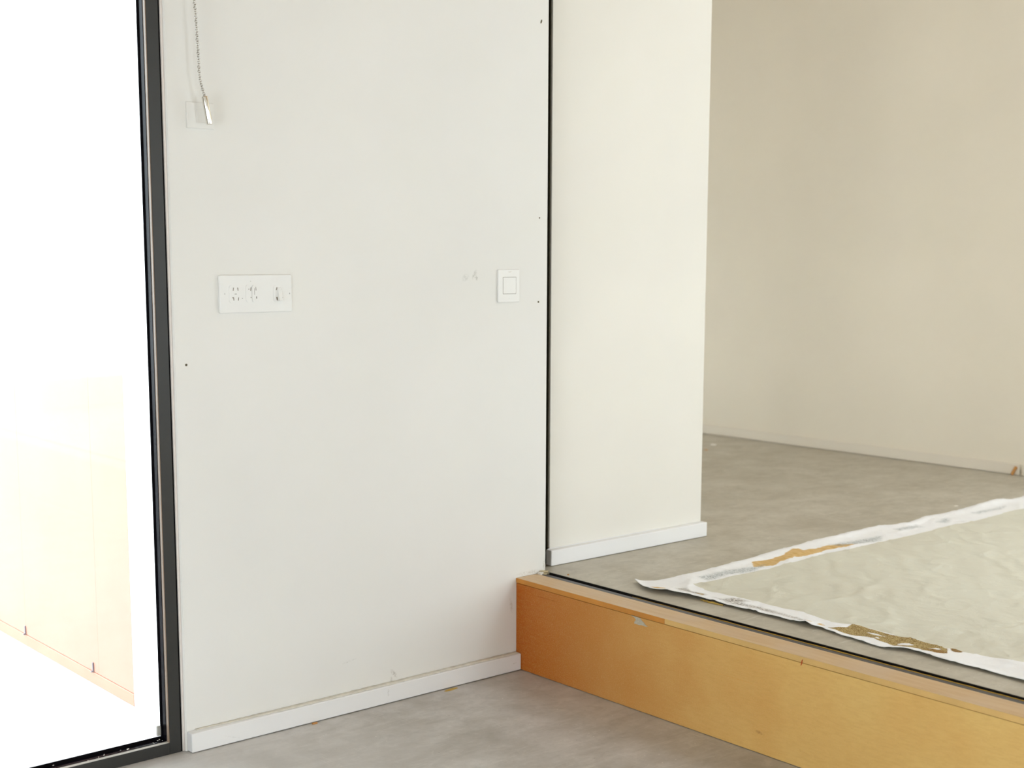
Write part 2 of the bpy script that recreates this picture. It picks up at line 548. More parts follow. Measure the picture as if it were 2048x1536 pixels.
XB0, XB1 = 0.2095, 0.9723
wallB = struct('wall_middle', B(XB0, XB1, YWB, 0.20, H, CEIL, 0.0025, 2), M_wallB)
bm = bmesh.new()
a, b, c, d = SIDE_OPEN
for y0, y1, z0, z1 in ((YB, a, H, CEIL), (b, YF, H, CEIL), (a, b, d, CEIL)):
    box(bm, XR, XR + 0.12, y0, y1, z0, z1)
wallC = struct('wall_right', bm, M_wallC)
bm = bmesh.new()
a, b, c, d = REAR_FILL_OPEN
for x0, x1, z0, z1 in ((-1.0, a, 0.0, CEIL), (b, XR + 0.12, 0.0, CEIL), (a, b, 0.0, c), (a, b, d, CEIL)):
    box(bm, x0, x1, YF, YF + 0.12, z0, z1)
struct('wall_rear', bm, M_shell)
bm = bmesh.new()
a, b, c, d = WEST_FILL_OPEN
for y0, y1, z0, z1 in ((YB, a, 0.0, CEIL), (b, 0.104, 0.0, CEIL), (a, b, 0.0, c), (a, b, d, CEIL)):
    box(bm, XL - 0.15, XL, y0, y1, z0, z1)
struct('wall_side', bm, M_shell)
# lintel and far jamb of the window wall
struct('wall_over_window', B(XL, XA0 - 0.0004, 0.0, 0.104, WIN_Z1 + 0.004, CEIL), M_shell)
struct('wall_beside_window', B(XL, WIN_X0 - 0.004, 0.0, 0.104, 0.0, WIN_Z1 + 0.003), M_shell)
# facade behind the camera, with its two openings
xs = [XL] + [v for a, b, _, _ in BACK_OPEN for v in (a, b)] + [XR]
bm = bmesh.new()
for i in range(0, len(xs), 2):
    box(bm, xs[i], xs[i + 1], YB - 0.15, YB, 0.0, CEIL)
for a, b, c, d in BACK_OPEN:
    box(bm, a, b, YB - 0.15, YB, 0.0, c)
    box(bm, a, b, YB - 0.15, YB, d, CEIL)
struct('wall_back', bm, M_shell)
bm = bmesh.new()
a, b, c, d = CEIL_FILL_OPEN
for x0, x1, y0, y1 in ((XL - 0.15, a, YB - 0.15, 0.104), (b, XR + 0.12, YB - 0.15, 0.104), (a, b, YB - 0.15, c), (a, b, d, 0.104)):
    box(bm, x0, x1, y0, y1, CEIL, CEIL + 0.15)
box(bm, -1.005, XR + 0.12, 0.104, YF + 0.12, CEIL, CEIL + 0.15)
struct('ceiling', bm, M_ceil)
bm = B(-1.0, XB0 + 0.05, 0.205, 0.30, 0.0, CEIL)                # wall of the rear room behind the sockets
struct('wall_inner', bm, M_shell)

# baseboards with worn, slightly rounded edges and a caulk bead along the top
TB, BH = 0.0281, 0.0534


def board(name, x0, x1, y, z0, mat, ch, roll=0.0025):
    bm = B(x0, x1, y - TB, y, z0, z0 + BH, roll, 2)
    return struct(name, bm, mat)


bbA = board('baseboard_left', -1.1812, -0.0012, -0.0002, 0.0022, M_board, True)
bm = bmesh.new()
rnd = random.Random(3)
prev = None
for i in range(141):                                            # a smeared fillet filling most of the ledge
    x = -1.158 + 1.156 * i / 140.0
    wd = min(0.0235, 0.010 + 0.05 * i / 140.0) + rnd.uniform(-0.0022, 0.0022)
    ring = [bm.verts.new(c) for c in ((x, -0.0001, BH + 0.0024), (x, -0.0002, BH + 0.0044 + rnd.uniform(-0.0008, 0.0008)),
                                      (x, -wd * 0.5, BH + 0.0036 + rnd.uniform(-0.0004, 0.0004)), (x, -wd, BH + 0.0025))]
    if prev:
        for k in range(4):
            bm.faces.new((prev[k], prev[(k + 1) % 4], ring[(k + 1) % 4], ring[k]))
    else:
        bm.faces.new(ring)
    prev = ring
bm.faces.new(prev)
link('caulk_bead', bm, M_caulk, bbA, smooth=True, label='beige crumbling caulk bead')
bbB = board('baseboard_middle', 0.1935, XB1 + 0.0045, YWB - 0.0002, H + 0.0015, M_board, True, 0.003)
bm = bmesh.new()
pts = [(0.2 + 0.55 * i / 50.0, YWB - 0.0018, H + 0.0015 + BH + 0.0008) for i in range(51)]
tube(bm, pts, [0.0012 + 0.0006 * rnd.random() for _ in pts], 6)
link('caulk_bead', bm, M_board, bbB, smooth=True)
bm = B(XR - 0.016, XR - 0.0002, 0.043, YF - 0.002, H + 0.0015, H + 0.054, 0.003, 2)
bbC = struct('baseboard_right', bm, M_boardC)
struct('baseboard_corner', B(XR - 0.016, XR - 0.0002, -0.34, 0.028, H + 0.0015, H + 0.054, 0.003, 2), M_boardC)

# dark pocket between the two walls where the sliding leaf ran
trim = thing('trim_1', (0.17, 0.10, H), 'black vertical slot between the two white wall sections', None, kind='structure')
link('channel_back', B(0.1302, XB0 + 0.002, 0.194, 0.1998, H, CEIL - 0.001), M_black, trim)
link('channel_side', B(0.1302, 0.1330, 0.006, 0.1938, H + 0.001, CEIL - 0.001), M_black, trim)
link('channel_lip', B(0.2055, 0.2093, 0.078, 0.1938, H + 0.001, CEIL - 0.001, 0.001), M_black, trim)

link('sealant_joint', B(-1.1964, -1.1922, 0.0085, 0.058, 0.0008, WIN_Z1), M_gasket, wallA, label='black sealant joint by the window frame')
link('plaster_stop', B(-1.1921, -1.1856, 0.0040, 0.058, 0.0008, WIN_Z1, 0.0015, 2), M_stop, wallA, label='pale pinkish plaster stop edge')

# screw holes left in the wall (recessed dark plugs just proud of the paint)
for x, z, r in [(0.0965, 2.066, 0.0050), (0.0935, 1.461, 0.0026), (0.0905, 1.195, 0.0032), (-1.1505, 1.055, 0.0034)]:
    bm = bmesh.new()
    disc_y(bm, x, z, r, -0.0006, 0.004, 10)
    if r > 0.004:
        bmesh.ops.scale(bm, vec=(0.55, 1, 1.35), space=Matrix.Translation((-x, 0, -z)), verts=bm.verts)
        bmesh.ops.rotate(bm, cent=(x, 0, z), matrix=Matrix.Rotation(0.4, 3, 'Y'), verts=bm.verts)
    link('screw_hole', bm, M_hole, wallA, label='small dark screw hole')

# ------------------------------------------------------------------ window_1: black framed glazing on the left
win = thing('window_1', (-1.22, 0.05, 0.0), 'tall glass pane in a charcoal metal frame', None, kind='structure')
FX = -1.2295                                                    # inner edge of the jamb's face
FZ = 0.0330                                                     # top edge of the bottom rail's face
bm = B(FX, -1.1965, 0.006, 0.058, 0.0006, WIN_Z1, 0.0012, 2)
link('jamb', bm, M_frame, win)
bm = B(WIN_X0 + 0.04, FX - 0.0003, 0.006, 0.058, 0.0006, FZ, 0.0012, 2)
link('bottom_rail', bm, M_frame, win)
link('head_rail', B(WIN_X0 + 0.04, FX - 0.0003, 0.006, 0.058, WIN_Z1 - FZ, WIN_Z1, 0.0012, 2), M_frame, win)
link('jamb', B(WIN_X0, WIN_X0 + 0.0397, 0.006, 0.058, 0.0006, WIN_Z1, 0.0012, 2), M_frame, win)
# stepped inner returns: edge painted pale as if lit, glossy black bead, rubber gasket at the glass
link('edge_strip', B(FX - 0.0022, FX + 0.0002, 0.0075, 0.0190, FZ, WIN_Z1 - FZ, 0.0004), M_frame_side, win, label='frame edge painted bronze as if lit')
link('edge_strip', B(WIN_X0 + 0.045, FX - 0.0024, 0.0075, 0.0190, FZ - 0.0005, FZ + 0.0016, 0.0004), M_block, win, label='bottom rail edge painted pale as if lit')
link('glazing_bead', B(FX - 0.0035, FX - 0.0002, 0.0193, 0.0400, FZ + 0.002, WIN_Z1 - FZ, 0.0006), M_bead, win, label='glossy black glazing bead')
link('glazing_bead', B(WIN_X0 + 0.045, FX - 0.0037, 0.0193, 0.0400, FZ - 0.001, FZ + 0.0030, 0.0006), M_bead, win, label='glossy black glazing bead')
link('gasket', B(FX - 0.0062, FX - 0.0004, 0.0402, 0.0500, FZ + 0.002, WIN_Z1 - FZ, 0.0015), M_gasket, win, smooth=True)
link('gasket', B(WIN_X0 + 0.045, FX - 0.0064, 0.0402, 0.0500, FZ - 0.001, FZ + 0.0095, 0.0015), M_gasket, win, smooth=True)
link('pane', B(WIN_X0 + 0.03, FX + 0.004, 0.0502, 0.0562, FZ - 0.006, WIN_Z1 - FZ + 0.006), M_glass, win)
link('setting_block', B(FX - 0.0185, FX - 0.0066, 0.0415, 0.0500, FZ + 0.012, FZ + 0.040, 0.002), M_block, win, label='small pale grey setting block')
rnd = random.Random(11)
for k in range(14):
    x = -1.24 - 0.30 * rnd.random() ** 1.4
    y = rnd.uniform(0.012, 0.040)
    bm = bmesh.new()
    s = rnd.uniform(0.0009, 0.0019)
    lump(bm, (x, y, FZ + 0.0036), (s * 1.3, s, s * 0.7), k, 1, 0.3)
    link('crumb', bm, M_flake, win)

# ------------------------------------------------------------------ outside the window
struct('ground_outside', B(-9.0, -0.9, 0.111, 9.0, -0.20, -0.004), M_ground)
XO = -1.130
bm = B(XO + 0.012, -1.005, 0.1045, 6.0, -0.004, CEIL + 0.2)
box(bm, XO + 0.0078, XO + 0.0125, 0.1045, 0.4516, -0.004, CEIL + 0.2)
struct('wall_outside', bm, M_render)
pan = thing('trim_2', (XO, 1.2, 0.0), 'peach boarding along the outdoor wall beyond the glass', None, kind='structure')
for k, (y0, y1) in enumerate([(0.452, 0.7000), (0.7005, 1.30), (1.3005, 1.90), (1.9005, 2.50)]):
    link('panel', B(XO + 0.008, XO + 0.0118, y0, y1, 0.036, 1.32, 0.0004, 1), M_peach, pan)
link('plinth', B(XO + 0.006, XO + 0.0118, 0.452, 2.50, -0.004, 0.034, 0.0015), M_peach2, pan)
for y in (0.74, 1.30):
    bm = B(XO + 0.003, XO + 0.0075, y - 0.003, y + 0.003, 0.040, 0.066, 0.001)
    box(bm, XO - 0.002, XO + 0.0075, y - 0.003, y + 0.003, 0.0345, 0.040, 0.0008)
    link('clip', bm, M_steel, pan)

# ------------------------------------------------------------------ step: orange riser board with a top board
HG, WT = 0.2873, 0.0895
step = thing('platform_step', (0.0, 0.0, 0.0), 'long orange varnished hardboard step edge below the raised concrete floor', 'step')
YS0 = YB + 0.002
link('riser_board', B(0.0006, 0.0190, YS0, -0.0008, 0.0015, HG - 0.0011, 0.0007, 1), M_riser, step)
link('top_board', B(0.0008, WT, YS0, -0.0008, HG + 0.0006, H, 0.0010, 2), M_tread, step, label='worn pinkish top board')
link('edge_strip', B(0.0, 0.0007, -0.6595, -0.0008, HG + 0.0006, H - 0.0007), M_edge1, step, label='orange edge strip by the wall')
link('edge_strip', B(0.0, 0.0007, YS0, -0.6605, HG + 0.0006, H - 0.0007), M_edge2, step, label='paler edge strip')
bm = bmesh.new()
pts = [(-0.525, 0.2870), (-0.545, 0.2868), (-0.562, 0.2852), (-0.569, 0.2790), (-0.578, 0.2740), (-0.584, 0.2690), (-0.594, 0.2660), (-0.583, 0.2640), (-0.570, 0.2652), (-0.558, 0.2630), (-0.546, 0.2642), (-0.538, 0.2638), (-0.539, 0.2700), (-0.545, 0.2760), (-0.539, 0.2820)]
a = [bm.verts.new((-0.0002, y, min(z, HG - 0.0015))) for y, z in pts]
b = [bm.verts.new((0.0016, y, min(z, HG - 0.0015))) for y, z in pts]
bm.faces.new(a)
bm.faces.new(list(reversed(b)))
for i in range(len(pts)):
    bm.faces.new((a[i], a[(i + 1) % len(pts)], b[(i + 1) % len(pts)], b[i]))
link('putty_patch', bm, M_putty, step, label='grey putty patch')
bm = bmesh.new()
tube(bm, [(-0.0004, -1.149, 0.2795), (-0.0005, -1.1515, 0.2860), (-0.0005, -1.1525, 0.2930), (-0.0003, -1.1545, 0.2970)], [0.0009, 0.0017, 0.0015, 0.0007], 6)
link('paint_drip', bm, M_red, step, smooth=True, label='red orange paint fleck')

# ------------------------------------------------------------------ sliding door track let into the floor
track = thing('door_track', (0.114, -2.8, H - 0.035), 'black sliding door floor track with a yellow line between step and concrete', 'track')
YT1 = -0.012
link('channel', B(WT + 0.0004, 0.1384, YS0, YT1, H - 0.0345, H - 0.0315), M_track_dark, track)
link('flange', B(WT + 0.0004, 0.1105, YS0, YT1, H - 0.0313, H - 0.0002, 0.0006, 2), M_track_grey, track, label='grey metal front flange')
bm = bmesh.new()
rnd = random.Random(5)
pts = []
yy = -0.42
while yy > -5.4:
    pts.append((0.1112 + rnd.uniform(-0.0006, 0.0006), yy, H + rnd.uniform(-0.0003, 0.0003)))
    yy -= 0.02
tube(bm, pts, [min(0.0016, 0.0005 + 0.0003 * i / 6) + rnd.uniform(-0.0003, 0.0004) for i in range(len(pts))], 6)
link('sealant_line', bm, M_yellow, track, smooth=True, label='thin yellow sealant line')
link('liner', B(0.1350, 0.1384, YS0, YT1, H - 0.0313, H - 0.0008, 0.0006), M_track_dark, track)
for y in (-0.92, -1.13, -1.40, -1.62):
    bm = bmesh.new()
    lump(bm, (0.1335, y, H - 0.006), (0.0022, 0.006, 0.0030), int(-y * 100), 2, 0.2)
    link('screw', bm, M_track_dark, track, smooth=True)

# ------------------------------------------------------------------ power outlet plate, switch plate and painted-over blank plate
PX0, PX1, PZ0, PZ1 = -1.0512, -0.8275, 1.1876, 1.2896


def pl(zx, zy):
    """the outlet plate's own face: s along, t down, turned into wall coordinates"""
    s = (zx - 187.0) / 1653.0
    top = 238.0 - 28.0 * s
    bot = 1103.0 - 53.0 * s
    t = (zy - top) / (bot - top)
    return PX0 + s * (PX1 - PX0), PZ1 - t * (PZ1 - PZ0)


outlet = thing('power_outlet', (-0.94, 0.0, PZ0), 'long white wall plate with three outlet inserts near the window', 'outlet')
bm = bmesh.new()
prism_xz(bm, rrect((PX0 + PX1) / 2, (PZ0 + PZ1) / 2, (PX1 - PX0) / 2, (PZ1 - PZ0) / 2, 0.0040, 4), -0.0068, -0.0002, 0.0024, 3)
link('plate', bm, M_plastic, outlet, smooth=False)


def insert(zx0, zx1, zy0, zy1, rad, y0=-0.0076):
    (xa, za), (xb, zb) = pl(zx0, zy0), pl(zx1, zy1)
    bm = bmesh.new()
    prism_xz(bm, rrect((xa + xb) / 2, (za + zb) / 2, (xb - xa) / 2, (za - zb) / 2, rad, 5), y0, -0.0060, 0.0005, 2)
    return link('socket_insert', bm, M_plastic, outlet)


def slot(par, zx, zy, w, h, ang, y0=-0.0079, mat=None):
    x, z = pl(zx, zy)
    bm = bmesh.new()
    prism_xz(bm, rrect(x, z, w / 2, h / 2, min(w, h) * 0.3, 2), y0, -0.0065)
    bmesh.ops.rotate(bm, cent=(x, 0, z), matrix=Matrix.Rotation(ang, 3, 'Y'), verts=bm.verts)
    return link('slot', bm, mat or M_slot, par)


i1 = insert(400, 735, 465, 862, 0.008)
i2 = insert(775, 1180, 445, 842, 0.008)
i3 = insert(1403, 1668, 448, 846, 0.010)
for zx, zy, ang in ((493, 552, 0.16), (594, 550, -0.16), (498, 772, -0.12), (604, 772, 0.12)):
    slot(i1, zx, zy, 0.0020, 0.0088, ang)
slot(i1, 545, 661, 0.0062, 0.0013, 0.0)
slot(i1, 692, 757, 0.0020, 0.0020, 0.0)
slot(i1, 478, 745, 0.0030, 0.0022, 0.0)
for zx, zy, ang, hh in ((886, 545, 0.16, 0.0096), (999, 536, -0.08, 0.0096), (888, 736, 0.0, 0.0026), (1013, 736, -0.1, 0.0060)):
    slot(i2, zx, zy, 0.0022, hh, ang)
slot(i2, 843, 550, 0.0020, 0.0028, 0.2)
slot(outlet, 886, 369, 0.0022, 0.0012, 0.0, -0.0071)
# oval rocker of the middle insert
(xa, za), (xb, zb) = pl(908, 455), pl(988, 832)
bm = bmesh.new()
prism_xz(bm, rrect((xa + xb) / 2, (za + zb) / 2, (xb - xa) / 2, (za - zb) / 2, (xb - xa) / 2 - 0.0003, 6), -0.0098, -0.0074, 0.0012, 2)
link('rocker', bm, M_plastic, i2)
slot(i2, 960, 600, 0.0009, 0.018, 0.0, -0.0100)
# the right insert: slots and a tilted toggle
for zx, zy, ang, hh in ((1478, 535, 0.30, 0.0082), (1578, 527, -0.35, 0.0070)):
    slot(i3, zx, zy, 0.0022, hh, ang)
slot(i3, 1486, 760, 0.0034, 0.0092, -0.2, mat=M_slotB)
slot(i3, 1612, 735, 0.0020, 0.0028, 0.0)
(xa, za), (xb, zb) = pl(1496, 500), pl(1592, 812)
bm = bmesh.new()
vs = [bm.verts.new(c) for c in ((xa, -0.0076, za), (xb - 0.001, -0.0076, za), (xb + 0.002, -0.0076, zb), (xa, -0.0076, zb),
                                (xa + 0.001, -0.0090, za - 0.001), (xb - 0.002, -0.0090, za - 0.001), (xb - 0.001, -0.0170, zb + 0.001), (xa + 0.001, -0.0170, zb + 0.001))]
for f in ((0, 1, 2, 3), (4, 7, 6, 5), (0, 4, 5, 1), (1, 5, 6, 2), (2, 6, 7, 3), (3, 7, 4, 0)):
    bm.faces.new([vs[i] for i in f])
bmesh.ops.bevel(bm, geom=list(bm.edges), offset=0.0005, segments=2, profile=0.5, affect='EDGES')
link('toggle', bm, M_plastic, i3)
for zx, zy in ((303, 660), (1785, 640)):
    x, z = pl(zx, zy)
    bm = bmesh.new()
    disc_y(bm, x, z, 0.0021, -0.0074, -0.0060, 14, 0.0004)
    s = link('screw', bm, M_plastic, outlet)
    bm = bmesh.new()
    box(bm, x - 0.0005, x + 0.0005, -0.0076, -0.0070, z - 0.0017, z + 0.0017)
    link('screw_slot', bm, M_slot, s)

SX0, SX1, SZ0, SZ1 = -0.0820, 0.0070, 1.1965, 1.2995
sw = thing('light_switch', (-0.037, 0.0, SZ0), 'small upright white rocker switch plate beside the black slot', 'switch')
bm = bmesh.new()
prism_xz(bm, rrect((SX0 + SX1) / 2, (SZ0 + SZ1) / 2, (SX1 - SX0) / 2, (SZ1 - SZ0) / 2, 0.0040, 4), -0.0058, -0.0002, 0.0024, 3)
link('plate', bm, M_plastic, sw)
bm = bmesh.new()
prism_xz(bm, rrect(-0.0357, 1.2490, 0.0272, 0.0266, 0.0012, 2), -0.0060, -0.0050)
link('rocker_gap', bm, M_slot, sw)
bm = bmesh.new()
xc, zc, hw, hh = -0.0357, 1.2490, 0.0262, 0.0256
prism_xz(bm, rrect(xc, zc, hw, hh, 0.0012, 2), -0.0066, -0.0050, 0.0005, 2)
link('rocker', bm, M_plastic, sw)
for z in (1.2085, 1.2915):
    bm = bmesh.new()
    disc_y(bm, -0.0357, z, 0.0020, -0.0064, -0.0050, 14, 0.0003)
    link('screw', bm, M_plastic, sw)
bm = bmesh.new()
tube(bm, [(-0.0400, -0.0062, 1.2915), (-0.0330, -0.0064, 1.2910), (-0.0290, -0.0063, 1.2930)], 0.0009, 5)
link('chip_mark', bm, M_caulk, sw)

BX0, BX1, BZ0, BZ1 = -1.1300, -1.0510, 1.6685, 1.7350
blank = thing('blank_plate', (-1.09, 0.0, BZ0), 'faint square painted over cover plate behind the pull chain handle', 'wall plate')
bm = bmesh.new()
prism_xz(bm, rrect((BX0 + BX1) / 2, (BZ0 + BZ1) / 2, (BX1 - BX0) / 2, (BZ1 - BZ0) / 2, 0.002, 3), -0.0042, -0.0002, 0.0016, 2)
link('plate', bm, M_wallA, blank)
bm = bmesh.new()
prism_xz(bm, rrect(-1.0875, 1.7000, 0.0155, 0.0170, 0.0015, 3), -0.0056, -0.0040, 0.0006, 2)
link('module', bm, M_wallA, blank)

# ------------------------------------------------------------------ pull chain of the roller blind
chain = thing('pull_chain', (-1.09, -0.034, 1.68), 'thin metal pull chain with a shiny tube handle hanging on the white wall', 'chain')
path = [(-1.1325, -0.0340, CEIL - 0.004)] + [(-1.1161, -0.034, 1.9931), (-1.1127, -0.034, 1.9489), (-1.1105, -0.034, 1.8997), (-1.1085, -0.034, 1.8494), (-1.107, -0.034, 1.8002), (-1.104, -0.034, 1.7821), (-1.0985, -0.034, 1.764), (-1.0934, -0.034, 1.7459)]
P = [Vector(p) for p in path]
cum = [0.0]
for i in range(len(P) - 1):
    cum.append(cum[-1] + (P[i + 1] - P[i]).length)


def along(s):
    for i in range(len(P) - 1):
        if s <= cum[i + 1]:
            f = (s - cum[i]) / (cum[i + 1] - cum[i])
            return P[i].lerp(P[i + 1], f), (P[i + 1] - P[i]).normalized()
    return P[-1], (P[-1] - P[-2]).normalized()


bm = bmesh.new()
PITCH_L, LR, LW = 0.0056, 0.0043, 0.0033
s, k = cum[-1] - 0.003, 0
while s > 0.004:
    c, t = along(s)
    side = Vector((1, 0, 0)) if k % 2 else Vector((0, 1, 0))
    side = (Matrix.Rotation(0.35 + 0.25 * math.sin(k * 0.9), 3, t) @ side)
    side = (side - side.dot(t) * t).normalized()
    ring = [c + t * (LR * math.cos(a)) + side * (LW * math.sin(a)) for a in [2 * math.pi * j / 10 for j in range(10)]]
    tube(bm, ring, 0.00105, 5, closed=True)
    s -= PITCH_L
    k += 1
    if k > 420:
        break
link('chain_links', bm, M_metal, chain, smooth=True, kind='stuff')
a, b = Vector((-1.0936, -0.0340, 1.7484)), Vector((-1.0809, -0.0340, 1.6776))
bm = bmesh.new()
ax = (b - a).normalized()
tube(bm, [a, a + ax * 0.0001, a + ax * 0.0012, a + ax * 0.0016, a.lerp(b, 0.5), b - ax * 0.0016, b - ax * 0.0012, b - ax * 0.0001, b], [0.0070, 0.0073, 0.0081, 0.0082, 0.0082, 0.0082, 0.0081, 0.0073, 0.0070], 24)
hd = link('handle', bm, M_chrome, chain, smooth=True, label='polished metal pull handle')
bm = bmesh.new()
tube(bm, [a - ax * 0.004, a + ax * 0.002], [0.0022, 0.0040], 12)
link('handle_cap', bm, M_metal, hd, smooth=True)
bm = bmesh.new()
disc = [P[0] + Vector((0, 0, 0.0039)), P[0] + Vector((0, 0, -0.012))]
tube(bm, disc, [0.014, 0.006], 14)
link('ceiling_hook', bm, M_metal, chain)

# ------------------------------------------------------------------ canvas on the raised floor
POLY = {
    'ochre': [[(0.746, -0.362), (0.825, -0.367), (0.925, -0.359), (0.947, -0.346), (1.026, -0.316), (1.05, -0.325), (1.043, -0.352), (1.109, -0.363), (1.164, -0.365), (1.241, -0.385), (1.269, -0.419), (1.171, -0.415), (1.095, -0.406), (1.035, -0.419), (0.949, -0.42), (0.923, -0.408), (0.827, -0.419), (0.754, -0.446), (0.7, -0.411)],
              [(0.211, -0.39), (0.246, -0.398), (0.259, -0.422), (0.244, -0.434), (0.219, -0.417)], [(0.277, -0.528), (0.292, -0.557), (0.267, -0.568), (0.263, -0.549)],
              [(0.277, -0.951), (0.277, -0.972), (0.264, -0.975), (0.265, -0.962)], [(0.262, -1.001), (0.288, -0.989), (0.29, -1.003), (0.274, -1.018)]],
    'blue': [[(0.446, -0.386), (0.58, -0.387), (0.684, -0.407), (0.752, -0.416), (0.639, -0.455), (0.543, -0.43), (0.44, -0.435)],
             [(1.185, -0.361), (1.27, -0.364), (1.415, -0.381), (1.472, -0.381), (1.384, -0.436), (1.283, -0.42), (1.192, -0.399)],
             [(1.613, -0.34), (1.737, -0.355), (1.739, -0.382), (1.614, -0.366)], [(1.861, -0.368), (1.949, -0.348), (1.955, -0.367), (1.875, -0.406)],
             [(2.139, -0.355), (2.282, -0.36), (2.385, -0.357), (2.306, -0.38), (2.153, -0.38)]],
    'grey': [[(0.282, -0.45), (0.298, -0.463), (0.283, -0.508), (0.295, -0.526), (0.288, -0.561), (0.261, -0.571), (0.248, -0.544), (0.258, -0.512), (0.272, -0.474)],
             [(0.279, -0.602), (0.269, -0.642), (0.314, -0.647), (0.322, -0.662), (0.313, -0.709), (0.288, -0.696), (0.283, -0.722), (0.287, -0.772), (0.29, -0.811), (0.288, -0.853), (0.28, -0.94), (0.268, -0.937), (0.275, -0.85), (0.268, -0.8), (0.269, -0.734), (0.258, -0.694), (0.26, -0.65)]],
    'burlap': [[(0.268, -1.033), (0.312, -1.067), (0.347, -1.059), (0.355, -1.079), (0.349, -1.114), (0.351, -1.153), (0.35, -1.194), (0.362, -1.246), (0.355, -1.288), (0.354, -1.325), (0.352, -1.344), (0.336, -1.371), (0.298, -1.393), (0.282, -1.37), (0.27, -1.339), (0.286, -1.317), (0.269, -1.291), (0.258, -1.257), (0.269, -1.229), (0.273, -1.194), (0.278, -1.176), (0.282, -1.154), (0.263, -1.134), (0.262, -1.095), (0.264, -1.06)],
               [(0.346, -1.373), (0.355, -1.384), (0.35, -1.41), (0.335, -1.406), (0.328, -1.388)]],
    'hole': [[(0.28, -1.251), (0.299, -1.254), (0.31, -1.27), (0.307, -1.286), (0.292, -1.285), (0.278, -1.268)], [(0.301, -1.336), (0.315, -1.339), (0.323, -1.354), (0.318, -1.362), (0.298, -1.357)],
             [(0.319, -1.129), (0.326, -1.142), (0.323, -1.172), (0.326, -1.191), (0.315, -1.171), (0.315, -1.145)], [(0.29, -1.164), (0.293, -1.176), (0.287, -1.193), (0.281, -1.185)]],
}


def sdf(poly, X, Y):
    """signed distance to a polygon, positive inside"""
    p = np.array(poly)
    q = np.roll(p, -1, 0)
    best = np.full(X.shape, 9.0)
    inside = np.zeros(X.shape, bool)
    for (ax_, ay), (bx, by) in zip(p, q):
        dx, dy = bx - ax_, by - ay
        t = np.clip(((X - ax_) * dx + (Y - ay) * dy) / (dx * dx + dy * dy + 1e-12), 0, 1)
        best = np.minimum(best, np.hypot(X - ax_ - t * dx, Y - ay - t * dy))
        cross = (ay > Y) != (by > Y)
        xi = ax_ + (Y - ay) * dx / (dy if abs(dy) > 1e-12 else 1e-12)
        inside ^= cross & (X < xi)
    return np.where(inside, best, -best)


def vnoise(X, Y, sc, seed):
    """smooth value noise in [-1, 1]"""
    r = np.random.RandomState(seed)
    G = r.uniform(-1, 1, (64, 64))
    x, y = X * sc + 100.3, Y * sc + 100.7
    i, j = np.floor(x).astype(int), np.floor(y).astype(int)
    f, g = x - i, y - j
    f, g = f * f * (3 - 2 * f), g * g * (3 - 2 * g)
    g00, g10 = G[i % 64, j % 64], G[(i + 1) % 64, j % 64]
    g01, g11 = G[i % 64, (j + 1) % 64], G[(i + 1) % 64, (j + 1) % 64]
    return (g00 * (1 - f) + g10 * f) * (1 - g) + (g01 * (1 - f) + g11 * f) * g


